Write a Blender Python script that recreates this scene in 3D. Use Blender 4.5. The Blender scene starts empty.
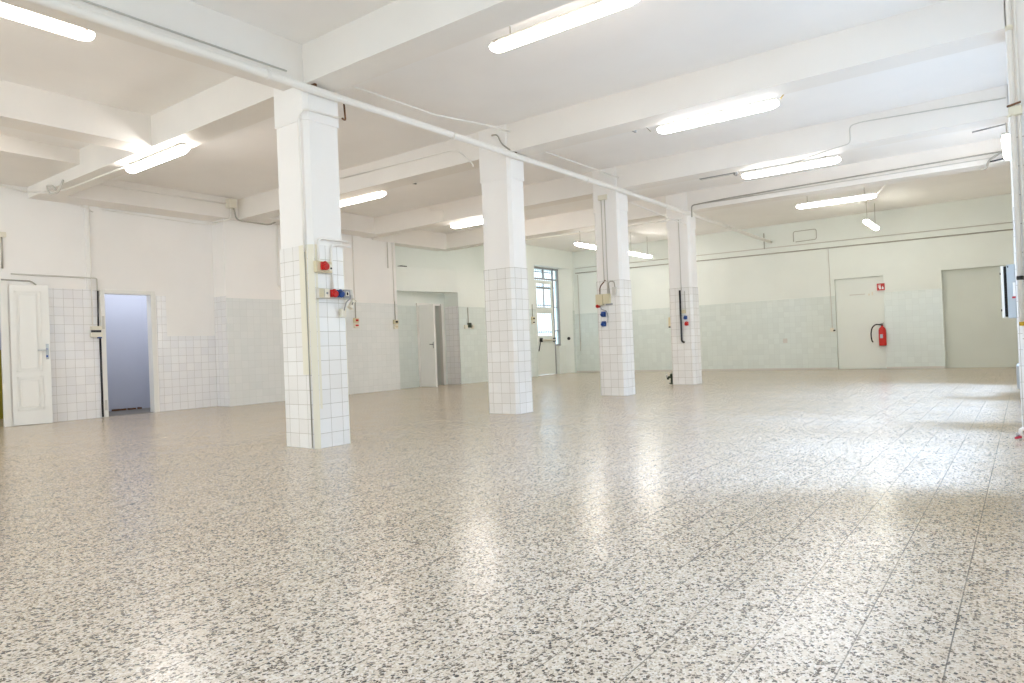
import bpy, bmesh, math, random
from mathutils import Vector, Matrix
random.seed(7)
SC = bpy.context.scene
COL = SC.collection
PI = math.pi

# ------------------------------------------------------------------ camera
CAM_H = 0.95
yaw, pitch, roll, f_px = math.radians(36.5838), math.radians(0.4509), math.radians(2.2689), 692.85
fw = Vector((-math.sin(yaw) * math.cos(pitch), math.cos(yaw) * math.cos(pitch), math.sin(pitch)))
rt = Vector((math.cos(yaw), math.sin(yaw), 0))
dn = fw.cross(rt)
r2 = math.cos(roll) * rt + math.sin(roll) * dn
d2 = -math.sin(roll) * rt + math.cos(roll) * dn
cam = bpy.data.cameras.new('camera')
cam.sensor_width = 36
cam.lens = f_px / 1024 * 36
cam.clip_start = 0.05
camo = bpy.data.objects.new('camera', cam)
COL.objects.link(camo)
camo.matrix_world = Matrix(((r2.x, -d2.x, -fw.x, 0), (r2.y, -d2.y, -fw.y, 0), (r2.z, -d2.z, -fw.z, CAM_H), (0, 0, 0, 1)))
SC.camera = camo

# ------------------------------------------------------------------ world and exposure
w = bpy.data.worlds.new('world')
SC.world = w
w.use_nodes = True
bg = w.node_tree.nodes['Background']
bg.inputs[0].default_value = (0.74, 0.87, 1.0, 1)
bg.inputs[1].default_value = 2.0
SC.view_settings.view_transform = 'Standard'
SC.view_settings.look = 'None'
SC.view_settings.gamma = 1
SC.view_settings.use_curve_mapping = False
SC.view_settings.exposure = 0.65
SC.cycles.use_denoising = True
SC.cycles.max_bounces = 14
SC.cycles.diffuse_bounces = 10
SC.cycles.glossy_bounces = 4
SC.cycles.sample_clamp_indirect = 8
LAMP = 19.0
DAY = 190.0

def daylight(y0, y1, z0, z1, power):
    """Sky light from above and light off the sunlit ground outside, entering through one window of the right wall."""
    g = bpy.data.lights.new('ground_daylight', 'AREA')
    g.shape = 'RECTANGLE'
    g.size, g.size_y, g.energy, g.color = z1 - z0, y1 - y0, power * .025, (.60, .74, 1.0)
    go = bpy.data.objects.new('ground_daylight', g)
    COL.objects.link(go)
    go.location = (0.8, (y0 + y1) / 2, (z0 + z1) / 2 - .1)
    go.rotation_euler = (0, PI / 2 + math.radians(22), 0)
    l = bpy.data.lights.new('window_daylight', 'AREA')
    l.shape = 'RECTANGLE'
    l.size = 1.6
    l.size_y = .9
    l.energy = power
    l.color = (0.47, 0.63, 1.0)
    l.spread = math.radians(80)
    o = bpy.data.objects.new('window_daylight', l)
    COL.objects.link(o)
    o.location = (2.3, (y0 + y1) / 2, (z0 + z1) / 2 + 2.5)
    o.rotation_euler = (0, PI / 2 - math.radians(54), 0)      # shines towards -X, from the sky downwards
    return o
WINDOWS = [(-5.4, -3.4), (-2.1, 0.2), (1.3, 3.5), (5.2, 7.4), (8.75, 10.75), (11.95, 13.75)]  # first two are unseen, added to bring in light from behind the camera
WZ0, WZ1 = 0.95, 3.35
for y0, y1 in WINDOWS:
    daylight(y0, y1, WZ0, WZ1, DAY if y0 > 4 else DAY * .22)
ADDED_WINDOWS = [(-11.6, -9.4), (-8.2, -6.0), (-4.8, -2.6)]     # unseen windows added behind the camera to let light in
for x0, x1 in ADDED_WINDOWS:
    g = bpy.data.lights.new('ground_daylight', 'AREA')  # added light, tilted up, coming in by the added front windows
    g.shape = 'RECTANGLE'
    g.size, g.size_y, g.energy, g.color = x1 - x0, WZ1 - WZ0, 66, (.84, .91, 1.0)
    o = bpy.data.objects.new('ground_daylight', g)
    COL.objects.link(o)
    o.location = ((x0 + x1) / 2, -6.8, (WZ0 + WZ1) / 2)
    o.rotation_euler = (PI / 2 + math.radians(18), 0, 0)       # shines towards +Y and up

def room_fill(x, y, sx, sy, power):
    """Unseen fill light added to brighten a side room seen through its doorway."""
    l = bpy.data.lights.new('side_room_fill', 'AREA')
    l.shape = 'RECTANGLE'; l.size = sx; l.size_y = sy; l.energy = power; l.color = (.93, .96, 1.0)
    o = bpy.data.objects.new('side_room_fill', l)
    COL.objects.link(o); o.location = (x, y, 2.8)
room_fill(-13.65, 6.6, .6, 2.4, 20)  # added fill for the rooms behind the left doorways
room_fill(-14.0, 3.2, .8, 1.6, 12)

# ------------------------------------------------------------------ materials
def lin(h):
    c = [int(h[i:i + 2], 16) / 255 for i in (0, 2, 4)]
    return tuple((v / 12.92 if v <= .04045 else ((v + .055) / 1.055) ** 2.4) for v in c) + (1,)

def mat(name, hexcol, rough=0.5, metal=0.0, emit=None, bump=0.0, bscale=30, mottle=0.0, spec=0.5):
    m = bpy.data.materials.new(name)
    m.use_nodes = True
    nt = m.node_tree
    b = nt.nodes['Principled BSDF']
    b.inputs['Base Color'].default_value = lin(hexcol)
    b.inputs['Roughness'].default_value = rough
    b.inputs['Metallic'].default_value = metal
    b.inputs['Specular IOR Level'].default_value = spec
    if emit:
        b.inputs['Emission Color'].default_value = emit[0] + (1,)
        b.inputs['Emission Strength'].default_value = emit[1]
    if bump or mottle:
        tc = nt.nodes.new('ShaderNodeTexCoord')
        geo = nt.nodes.new('ShaderNodeNewGeometry')
        n = nt.nodes.new('ShaderNodeTexNoise')
        n.inputs['Scale'].default_value = bscale
        n.inputs['Detail'].default_value = 4
        nt.links.new(geo.outputs['Position'], n.inputs['Vector'])
        if bump:
            bp = nt.nodes.new('ShaderNodeBump')
            bp.inputs['Strength'].default_value = bump
            bp.inputs['Distance'].default_value = 0.01
            nt.links.new(n.outputs['Fac'], bp.inputs['Height'])
            nt.links.new(bp.outputs['Normal'], b.inputs['Normal'])
        if mottle:
            n2 = nt.nodes.new('ShaderNodeTexNoise')
            n2.inputs['Scale'].default_value = 1.1
            n2.inputs['Detail'].default_value = 5
            nt.links.new(geo.outputs['Position'], n2.inputs['Vector'])
            mx = nt.nodes.new('ShaderNodeMix')
            mx.data_type = 'RGBA'
            c = lin(hexcol)
            mx.inputs[6].default_value = tuple(v * (1 - mottle) for v in c[:3]) + (1,)
            mx.inputs[7].default_value = c
            rp = nt.nodes.new('ShaderNodeMapRange')
            rp.inputs[1].default_value = .35
            rp.inputs[2].default_value = .6
            nt.links.new(n2.outputs['Fac'], rp.inputs[0])
            nt.links.new(rp.outputs[0], mx.inputs[0])
            nt.links.new(mx.outputs[2], b.inputs['Base Color'])
    return m

def tile_mat(name, c1, c2, grout, size=0.15, rowh=0.148, mortar=0.0022, rough=0.1, tilt=0.06):
    m = bpy.data.materials.new(name)
    m.use_nodes = True
    nt = m.node_tree
    N, L = nt.nodes, nt.links
    b = N['Principled BSDF']
    uv = N.new('ShaderNodeUVMap')
    br = N.new('ShaderNodeTexBrick')
    br.offset = 0.0
    br.squash = 1.0
    for k, v in (('Color1', lin(c1)), ('Color2', lin(c2)), ('Mortar', lin(grout)), ('Scale', 1.0), ('Mortar Size', mortar),
                 ('Mortar Smooth', 0.1), ('Bias', 0.0), ('Brick Width', size), ('Row Height', rowh)):
        br.inputs[k].default_value = v
    L.new(uv.outputs[0], br.inputs['Vector'])
    L.new(br.outputs['Color'], b.inputs['Base Color'])
    # each glazed tile sits at a slightly different tilt
    dv = N.new('ShaderNodeVectorMath'); dv.operation = 'DIVIDE'; dv.inputs[1].default_value = (size, rowh, 1)
    fl = N.new('ShaderNodeVectorMath'); fl.operation = 'FLOOR'
    wn = N.new('ShaderNodeTexWhiteNoise'); wn.noise_dimensions = '3D'
    sb = N.new('ShaderNodeVectorMath'); sb.operation = 'SUBTRACT'; sb.inputs[1].default_value = (.5, .5, .5)
    sc = N.new('ShaderNodeVectorMath'); sc.operation = 'SCALE'; sc.inputs[3].default_value = tilt
    # low wave of the glaze
    geo = N.new('ShaderNodeNewGeometry')
    nz = N.new('ShaderNodeTexNoise'); nz.inputs['Scale'].default_value = 14
    L.new(geo.outputs['Position'], nz.inputs['Vector'])
    bp = N.new('ShaderNodeBump'); bp.inputs['Strength'].default_value = .25; bp.inputs['Distance'].default_value = .01
    mh = N.new('ShaderNodeMath'); mh.operation = 'MULTIPLY_ADD'; mh.inputs[1].default_value = -0.6
    L.new(br.outputs['Fac'], mh.inputs[0]); L.new(nz.outputs['Fac'], mh.inputs[2])
    L.new(mh.outputs[0], bp.inputs['Height'])
    ad = N.new('ShaderNodeVectorMath'); ad.operation = 'ADD'
    nm = N.new('ShaderNodeVectorMath'); nm.operation = 'NORMALIZE'
    L.new(uv.outputs[0], dv.inputs[0]); L.new(dv.outputs[0], fl.inputs[0]); L.new(fl.outputs[0], wn.inputs['Vector'])
    L.new(wn.outputs['Color'], sb.inputs[0]); L.new(sb.outputs[0], sc.inputs[0])
    L.new(bp.outputs['Normal'], ad.inputs[0]); L.new(sc.outputs[0], ad.inputs[1]); L.new(ad.outputs[0], nm.inputs[0])
    L.new(nm.outputs[0], b.inputs['Normal'])
    mr = N.new('ShaderNodeMapRange'); mr.inputs[3].default_value = rough; mr.inputs[4].default_value = .8
    L.new(br.outputs['Fac'], mr.inputs[0]); L.new(mr.outputs[0], b.inputs['Roughness'])
    return m

def terrazzo():
    m = bpy.data.materials.new('terrazzo')
    m.use_nodes = True
    nt = m.node_tree
    N, L = nt.nodes, nt.links
    b = N['Principled BSDF']
    geo = N.new('ShaderNodeNewGeometry')
    pos = geo.outputs['Position']
    def math_(op, a, bb=None):
        n = N.new('ShaderNodeMath'); n.operation = op
        for i, v in enumerate((a, bb)):
            if v is None: continue
            if isinstance(v, (int, float)): n.inputs[i].default_value = v
            else: L.new(v, n.inputs[i])
        return n.outputs[0]
    def chips(scale, frac, gap, seed, wob=0.12):
        mp = N.new('ShaderNodeMapping'); mp.inputs['Location'].default_value = (seed, seed * 2, 0)
        mp.inputs['Scale'].default_value = (scale, scale * .8, 0.0)
        L.new(pos, mp.inputs['Vector'])
        nz = N.new('ShaderNodeTexNoise'); nz.inputs['Scale'].default_value = 1.6; nz.inputs['Detail'].default_value = 1
        L.new(mp.outputs[0], nz.inputs['Vector'])
        mxv = N.new('ShaderNodeVectorMath'); mxv.operation = 'MULTIPLY_ADD'
        mxv.inputs[1].default_value = (wob * 3, wob * 3, 0)
        L.new(nz.outputs['Color'], mxv.inputs[0]); L.new(mp.outputs[0], mxv.inputs[2])
        v1 = N.new('ShaderNodeTexVoronoi'); v1.voronoi_dimensions = '2D'; v1.feature = 'F1'; v1.inputs['Scale'].default_value = 1
        v2 = N.new('ShaderNodeTexVoronoi'); v2.voronoi_dimensions = '2D'; v2.feature = 'DISTANCE_TO_EDGE'; v2.inputs['Scale'].default_value = 1
        L.new(mxv.outputs[0], v1.inputs['Vector']); L.new(mxv.outputs[0], v2.inputs['Vector'])
        sep = N.new('ShaderNodeSeparateColor'); L.new(v1.outputs['Color'], sep.inputs[0])
        pick = math_('LESS_THAN', sep.outputs[0], frac)
        inside = math_('GREATER_THAN', v2.outputs['Distance'], gap)
        return math_('MULTIPLY', pick, inside), sep
    def mix(fac, a, bb):
        n = N.new('ShaderNodeMix'); n.data_type = 'RGBA'
        if isinstance(fac, (int, float)): n.inputs[0].default_value = fac
        else: L.new(fac, n.inputs[0])
        for i, v in ((6, a), (7, bb)):
            if isinstance(v, tuple): n.inputs[i].default_value = v
            else: L.new(v, n.inputs[i])
        return n.outputs[2]
    # tile grid
    sx = N.new('ShaderNodeSeparateXYZ'); L.new(pos, sx.inputs[0])
    T = 0.2445
    gx = math_('DIVIDE', math_('ADD', sx.outputs[0], 0.216 + T * 100), T)
    gy = math_('DIVIDE', math_('ADD', sx.outputs[1], T * 100 + .06), T)
    fx = math_('ABSOLUTE', math_('SUBTRACT', math_('FRACT', gx), 0.5))
    fy = math_('ABSOLUTE', math_('SUBTRACT', math_('FRACT', gy), 0.5))
    jx = math_('GREATER_THAN', fx, 0.5 - 0.0085)
    jy = math_('GREATER_THAN', fy, 0.5 - 0.0045)
    cmb = N.new('ShaderNodeCombineXYZ')
    L.new(math_('FLOOR', gx), cmb.inputs[0]); L.new(math_('FLOOR', gy), cmb.inputs[1])
    wn = N.new('ShaderNodeTexWhiteNoise'); wn.noise_dimensions = '2D'; L.new(cmb.outputs[0], wn.inputs['Vector'])
    base = mix(wn.outputs['Value'], lin(FLOOR_A), lin(FLOOR_B))
    big = N.new('ShaderNodeTexNoise'); big.inputs['Scale'].default_value = .55; big.inputs['Detail'].default_value = 3
    L.new(pos, big.inputs['Vector'])
    base = mix(math_('MULTIPLY', big.outputs['Fac'], .5), base, lin(FLOOR_C))
    c3, s3 = chips(150, .34, .06, 3.3)
    base = mix(c3, base, lin('dbd1c2'))
    c2, s2 = chips(170, .26, .10, 11.1)
    base = mix(c2, base, lin('8f8373'))
    c1, s1 = chips(92, .25, .09, 5.7)
    dark = mix(s1.outputs[1], lin('2c241c'), lin('75685a'))
    base = mix(c1, base, dark)
    # joints are wider open in some strips than in others
    jn = N.new('ShaderNodeTexNoise'); jn.inputs['Scale'].default_value = .7
    L.new(pos, jn.inputs['Vector'])
    jr = N.new('ShaderNodeMapRange'); jr.inputs[1].default_value = .38; jr.inputs[2].default_value = .62
    L.new(jn.outputs['Fac'], jr.inputs[0])
    jj = math_('MAXIMUM', math_('MULTIPLY', jx, math_('ADD', math_('MULTIPLY', jr.outputs[0], .5), .45)), math_('MULTIPLY', jy, math_('MULTIPLY', jr.outputs[0], .4)))
    base = mix(jj, base, lin('4b4640'))
    L.new(base, b.inputs['Base Color'])
    rn = N.new('ShaderNodeTexNoise'); rn.inputs['Scale'].default_value = 1.3; rn.inputs['Detail'].default_value = 4
    L.new(pos, rn.inputs['Vector'])
    rr = N.new('ShaderNodeMapRange'); rr.inputs[3].default_value = .17; rr.inputs[4].default_value = .3
    L.new(rn.outputs['Fac'], rr.inputs[0]); L.new(rr.outputs[0], b.inputs['Roughness'])
    # slight unevenness from tile to tile
    sb = N.new('ShaderNodeVectorMath'); sb.operation = 'SUBTRACT'; sb.inputs[1].default_value = (.5, .5, .5)
    sc = N.new('ShaderNodeVectorMath'); sc.operation = 'SCALE'; sc.inputs[3].default_value = .012
    ad = N.new('ShaderNodeVectorMath'); ad.operation = 'ADD'
    nm = N.new('ShaderNodeVectorMath'); nm.operation = 'NORMALIZE'
    L.new(wn.outputs['Color'], sb.inputs[0]); L.new(sb.outputs[0], sc.inputs[0])
    L.new(geo.outputs['Normal'], ad.inputs[0]); L.new(sc.outputs[0], ad.inputs[1]); L.new(ad.outputs[0], nm.inputs[0])
    L.new(nm.outputs[0], b.inputs['Normal'])
    b.inputs['Specular IOR Level'].default_value = .55
    return m

FLOOR_A, FLOOR_B, FLOOR_C = 'd2c3ae', 'c9baa4', 'bfae98'
M = dict(
    floor=terrazzo(),
    ceil=mat('ceiling_plaster', 'f6f4f1', .75, bump=.12, bscale=12, mottle=.03),
    beam=mat('beam_plaster', 'f1ede7', .6, bump=.18, bscale=9, mottle=.04),
    wall=mat('wall_paint', 'f6f4f1', .55, bump=.15, bscale=8, mottle=.03),
    wallg=mat('back_wall_paint', 'e9eee8', .5, bump=.12, bscale=8, mottle=.03),
    niche=mat('niche_paint', 'dadfd6', .5, bump=.1, bscale=8, mottle=.04),
    tile=tile_mat('white_glazed_tile', 'f4f4f4', 'eeeef0', 'bdbab5'),
    tilec=tile_mat('column_glazed_tile', 'f6f5f2', 'f0eeea', 'b9b4a8', tilt=.02),
    tileb=tile_mat('painted_over_tile', 'ebedeb', 'e6e9e7', 'd2d5d2', rough=.18, tilt=.012, mortar=.0016),
    tileg=tile_mat('greenish_old_tile', 'e0e8e3', 'dae2dd', 'c9d0ca', rough=.15, tilt=.02, mortar=.0016),
    cream=mat('cream_paint', 'ebe6d3', .4),
    white=mat('white_enamel', 'f0efec', .3),
    white2=mat('door_white_enamel', 'ecebe6', .35, bump=.05, bscale=40),
    pipe=mat('pipe_white_paint', 'efece6', .35),
    conduit=mat('conduit_grey_plastic', 'cfccc4', .45),
    cdark=mat('grimy_conduit', 'aeaaa0', .6),
    black=mat('black_rubber', '1d1d1c', .5),
    steel=mat('brushed_steel', 'b5b5b3', .3, 1.0),
    dsteel=mat('dark_steel', '45464a', .4, .8),
    beige=mat('beige_switch_plastic', 'd9cfae', .4),
    ivory=mat('ivory_socket_plastic', 'e8e3d3', .35),
    grey=mat('grey_plastic', '9b9c9c', .4),
    red=mat('red_plastic', 'c8221c', .3),
    blue=mat('blue_plastic', '21498f', .3),
    yellow=mat('yellow_plastic', 'c9a32a', .4),
    rust=mat('rusty_iron', '6d4a2f', .8, bump=.3, bscale=60),
    panelg=mat('grey_blue_cabinet', 'b9c2ca', .35),
    dark=mat('dark_gap', '2b2926', .8),
    olive=mat('olive_gloss_paint', 'a79a3a', .3),
    greyw=mat('grey_room_paint', 'b4b8c6', .6, mottle=.04, bump=.1, bscale=8),
    gfloor=mat('dirty_cement', '6f6b66', .7, mottle=.4, bump=.3, bscale=20),
    brown=mat('dark_brown_closet_wall', '564c42', .8),  # dark brown colour of the closet walls behind the alcove door
    base_grey=mat('grey_lamp_housing', 'c9c9c4', .4),
    green=mat('dark_green_paint', '2d3b2c', .5),
    label=mat('white_label', 'f5f5f5', .5),
    redp=mat('red_print', 'c23a48', .5),
    signred=mat('sign_red', 'c02a28', .4),
)
def lamp_mat(name, col, s):
    return mat(name, 'f4f4f0', .3, emit=(col, s))
M['l_warm'] = lamp_mat('lit_diffuser_warm', (1.0, .87, .76), LAMP * .55)
M['l_mid'] = lamp_mat('lit_diffuser_neutral', (1.0, .94, .89), LAMP * 1.4)
M['l_cool'] = lamp_mat('lit_diffuser_cool', (1.0, .97, .96), LAMP * .68)
M['l_green'] = lamp_mat('lit_diffuser_greenish', (1.0, .99, .88), LAMP * 1.0)

def glass():
    m = bpy.data.materials.new('window_glass')
    m.use_nodes = True
    nt = m.node_tree
    nt.nodes.remove(nt.nodes['Principled BSDF'])
    t = nt.nodes.new('ShaderNodeBsdfTransparent'); t.inputs[0].default_value = (.93, .97, .98, 1)
    g = nt.nodes.new('ShaderNodeBsdfGlossy'); g.inputs['Roughness'].default_value = .02
    mx = nt.nodes.new('ShaderNodeMixShader')
    mx.inputs[0].default_value = .07; nt.links.new(t.outputs[0], mx.inputs[1]); nt.links.new(g.outputs[0], mx.inputs[2])
    nt.links.new(mx.outputs[0], nt.nodes['Material Output'].inputs[0])
    return m
M['glass'] = glass()

# ------------------------------------------------------------------ mesh helpers
class MB:
    """Collects shapes (world coordinates) and links them as one mesh object."""
    def __init__(self):
        self.bm = bmesh.new(); self.mats = []
    def mi(self, m):
        if m not in self.mats: self.mats.append(m)
        return self.mats.index(m)
    def _faces(self, verts, m, smooth=False):
        fs = {f for v in verts for f in v.link_faces}
        i = self.mi(m)
        for f in fs:
            f.material_index = i; f.smooth = smooth
    def box(self, x0, x1, y0, y1, z0, z1, m, bevel=0.0):
        x0, x1 = sorted((x0, x1)); y0, y1 = sorted((y0, y1)); z0, z1 = sorted((z0, z1))
        r = bmesh.ops.create_cube(self.bm, size=1)
        vs = r['verts']
        for v in vs:
            v.co = Vector((x0 if v.co.x < 0 else x1, y0 if v.co.y < 0 else y1, z0 if v.co.z < 0 else z1))
        self._faces(vs, m)
        if bevel:
            es = list({e for v in vs for e in v.link_edges})
            bmesh.ops.bevel(self.bm, geom=es, offset=bevel, segments=2, affect='EDGES', profile=.6)
        return self
    def obox(self, c, ax, size, m, bevel=0.0):
        """Box centred at c with its own axes ax (three vectors) and full sizes."""
        r = bmesh.ops.create_cube(self.bm, size=1)
        vs = r['verts']
        a = [Vector(v).normalized() for v in ax]
        for v in vs:
            p = v.co.copy()
            v.co = Vector(c) + a[0] * p.x * size[0] + a[1] * p.y * size[1] + a[2] * p.z * size[2]
        self._faces(vs, m)
        if bevel:
            es = list({e for v in vs for e in v.link_edges})
            bmesh.ops.bevel(self.bm, geom=es, offset=bevel, segments=2, affect='EDGES', profile=.6)
        return self
    def prism(self, poly, z0, z1, m, face_mats=None):
        n = len(poly)
        lo = [self.bm.verts.new((x, y, z0)) for x, y in poly]
        hi = [self.bm.verts.new((x, y, z1)) for x, y in poly]
        fb = self.bm.faces.new(lo[::-1]); ft = self.bm.faces.new(hi)
        fb.material_index = ft.material_index = self.mi(m)
        for i in range(n):
            j = (i + 1) % n
            f = self.bm.faces.new((lo[i], lo[j], hi[j], hi[i]))
            f.material_index = self.mi(face_mats[i] if face_mats else m)
        return self
    def tube(self, pts, r, m, seg=10, fillet=0.05, cap=True):
        P = [Vector(p) for p in pts]
        path = [P[0]]
        for i in range(1, len(P) - 1):
            a, b, c = P[i - 1], P[i], P[i + 1]
            d1, d2 = (a - b), (c - b)
            if d1.length < 1e-6 or d2.length < 1e-6 or abs(d1.angle(d2) - PI) < .02:
                path.append(b); continue
            f = min(fillet, d1.length * .45, d2.length * .45)
            s, e = b + d1.normalized() * f, b + d2.normalized() * f
            for k in range(6):
                t = k / 5
                path.append(s * (1 - t) ** 2 + b * 2 * t * (1 - t) + e * t * t)
        path.append(P[-1])
        t0 = (path[1] - path[0]).normalized()
        up = Vector((0, 0, 1)) if abs(t0.z) < .9 else Vector((1, 0, 0))
        nrm = t0.cross(up).normalized()
        rings = []
        for i, p in enumerate(path):
            t = (path[min(i + 1, len(path) - 1)] - path[max(i - 1, 0)]).normalized()
            nrm = (nrm - t * nrm.dot(t)).normalized()
            bi = t.cross(nrm)
            rings.append([self.bm.verts.new(p + (nrm * math.cos(2 * PI * k / seg) + bi * math.sin(2 * PI * k / seg)) * r) for k in range(seg)])
        mi = self.mi(m)
        for a, b in zip(rings, rings[1:]):
            for k in range(seg):
                f = self.bm.faces.new((a[k], a[(k + 1) % seg], b[(k + 1) % seg], b[k]))
                f.smooth = True; f.material_index = mi
        if cap:
            for rg in (rings[0][::-1], rings[-1]):
                f = self.bm.faces.new(rg); f.material_index = mi
        return self
    def lathe(self, c, axis, prof, m, seg=20):
        """Profile [(radius, along)] turned about axis through c."""
        ax = Vector(axis).normalized()
        u = ax.cross(Vector((0, 0, 1)) if abs(ax.z) < .9 else Vector((1, 0, 0))).normalized()
        v = ax.cross(u)
        c = Vector(c)
        mi = self.mi(m)
        rings = [[self.bm.verts.new(c + ax * h + (u * math.cos(2 * PI * k / seg) + v * math.sin(2 * PI * k / seg)) * max(r, 1e-4)) for k in range(seg)] for r, h in prof]
        for a, b in zip(rings, rings[1:]):
            for k in range(seg):
                f = self.bm.faces.new((a[k], a[(k + 1) % seg], b[(k + 1) % seg], b[k]))
                f.smooth = True; f.material_index = mi
        for rg in (rings[0][::-1], rings[-1]):
            f = self.bm.faces.new(rg); f.material_index = mi
        return self
    def build(self, name, parent=None, loc=None, recalc=True):
        bm = self.bm
        if recalc: bmesh.ops.recalc_face_normals(bm, faces=bm.faces[:])
        uvl = bm.loops.layers.uv.new('UVMap')
        for f in bm.faces:
            n = f.normal
            a = (abs(n.x), abs(n.y), abs(n.z))
            for l in f.loops:
                p = l.vert.co
                if a[0] >= a[1] and a[0] >= a[2]: l[uvl].uv = (p.y + 20, p.z)
                elif a[1] >= a[2]: l[uvl].uv = (p.x + 20, p.z)
                else: l[uvl].uv = (p.x + 20, p.y + 20)
        o0 = Vector(loc) if loc is not None else (parent.get('_o') and Vector(parent['_o'])) if parent else None
        if o0 is None: o0 = Vector((0, 0, 0))
        bmesh.ops.translate(bm, verts=bm.verts[:], vec=-o0)
        me = bpy.data.meshes.new(name)
        bm.to_mesh(me); bm.free()
        for m in self.mats: me.materials.append(M[m])
        o = bpy.data.objects.new(name, me)
        COL.objects.link(o)
        if parent: o.parent = parent
        if parent is None or loc is not None and parent is None: o.location = o0
        ORIGIN[o.name] = o0
        return o
ORIGIN = {}
def props(o, label=None, cat=None, group=None, kind=None):
    if label: o['label'] = label
    if cat: o['category'] = cat
    if group: o['group'] = group
    if kind: o['kind'] = kind
    return o
def empty(name, loc, label, cat, group=None, kind=None):
    o = bpy.data.objects.new(name, None)
    o.empty_display_size = .1
    COL.objects.link(o); o.location = loc
    ORIGIN[o.name] = Vector(loc)
    return props(o, label, cat, group, kind)
def part(mb, name, parent, label=None):
    """Mesh child of a thing or of a part, kept in the thing's local frame."""
    root = parent
    while root.parent: root = root.parent
    base = ORIGIN[root.name]
    o = mb.build(name, None, loc=base)
    o.parent = parent
    o.location = (0, 0, 0)
    if label: o['label'] = label
    return o
def single(mb, name, loc, label, cat, group=None, kind=None):
    return props(mb.build(name, None, loc=loc), label, cat, group, kind)
def struct(mb, name, label=None, cat=None, parent=None):
    o = mb.build(name, None)
    if parent:
        o.parent = parent
    else:
        o['kind'] = 'structure'
    if label: o['label'] = label
    if cat and not parent: o['category'] = cat
    return o

# ------------------------------------------------------------------ room dimensions
XL0, XL1, XL2 = -13.05, -12.62, -12.30      # the left wall's three planes
TL = 0.12                                   # thickness of the left wall
XR = 0.35                                   # right wall between its pilasters
YB, YF = 20.2, -6.0
ZC, ZB = 4.10, 3.70                         # ceiling, beam soffit
TH = 0.3

struct(MB().box(-15.5, 0.8, YF - TH, YB + TH, -.12, 0, 'floor'), 'floor')
struct(MB().box(-15.5, 0.8, YF - TH, YB + TH, ZC, ZC + .2, 'ceil'), 'ceiling')

# ---- left wall
wl = MB()
wl.box(XL0 - TL, XL0, YF, 3.0, 0, ZC, 'wall')
wl.box(XL0 - TL, XL0, 3.0, 4.05, 2.27, ZC, 'wall')
wl.box(XL0 - TL, XL0, 4.05, 5.53, 0, ZC, 'wall')
wl.box(XL0 - TL, XL0, 5.53, 6.37, 2.2, ZC, 'wall')
wl.box(XL0 - TL, XL0, 6.37, 7.62, 0, ZC, 'wall')
wl.box(XL0, XL0 + .03, 5.27, 5.5, 2.24, ZB, 'wall')                    # shallow painted strip carrying the conduits
wl.box(XL0 - TL, XL1, 7.62, 12.24, 0, ZC, 'wall')
wl.box(XL0 - TL, -12.78, 12.24, 13.12, 0, 2.48, 'wallg')                # alcove back, left of its door
wl.box(XL0 - TL, -12.78, 13.12, 13.98, 2.16, 2.48, 'wallg')
wl.box(XL0 - TL, -12.78, 13.98, 14.19, 0, 2.48, 'wallg')
wl.prism([(XL0 - TL, 12.24), (XL1, 12.24), (XL2, 14.19), (XL0 - TL, 14.19)], 2.48, 3.09, 'wallg')    # above the alcove
wl.box(XL0 - TL, -12.95, 12.24, 16.4, 3.09, ZC, 'wallg')                # blind recess under the beam
wl.box(XL0 - TL, XL2, 14.19, 16.4, 0, 3.09, 'wallg')
wl.box(XL0 - TL, XL2, 16.4, 17.88, 0, ZC, 'wallg')
wl.box(XL0 - TL, XL2, 17.88, 20.07, 3.5, ZC, 'wallg')
wl.box(-12.72, -12.57, 17.88, 18.15, 0, 3.5, 'wallg')
wl.prism([(-12.72, 19.69), (-12.57, 19.69), (XL2, 20.07), (XL2, YB + TH), (-12.72, YB + TH)], 0, 3.5, 'wallg')     # splayed reveal
wl.box(-12.72, XL2, 20.07, YB + TH, 3.5, ZC, 'wallg')
wl.box(-12.7, -12.45, 19.39, 19.8, 0, .93, 'wallg')                     # sill block right of the exit door
wall_left = struct(wl, 'wall_left')
t = MB()
t.box(XL0, XL0 + .008, 4.6, 5.44, 0, 2.24, 'tile')
t.box(XL0, XL0 + .008, 6.46, 6.64, 0, 2.17, 'tile')
t.box(XL0, XL0 + .008, 6.64, 7.62, 0, 1.41, 'tile')
t.box(XL0, XL1, 7.612, 7.62, 0, 2.18, 'tile')
t.box(XL1, XL1 + .008, 7.612, 12.24, 0, 2.14, 'tileb')
t.box(-12.78, -12.772, 12.24, 13.07, 0, 2.12, 'tileg')
t.box(-12.772, XL2 + .008, 14.182, 14.19, 0, 2.12, 'tile')
t.box(XL2, XL2 + .008, 14.182, 17.88, 0, 2.1, 'tileg')
t.box(XL2, XL2 + .008, 20.07, YB, 0, 2.1, 'tileg')
struct(t, 'wall_tile_strip', parent=wall_left)

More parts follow.
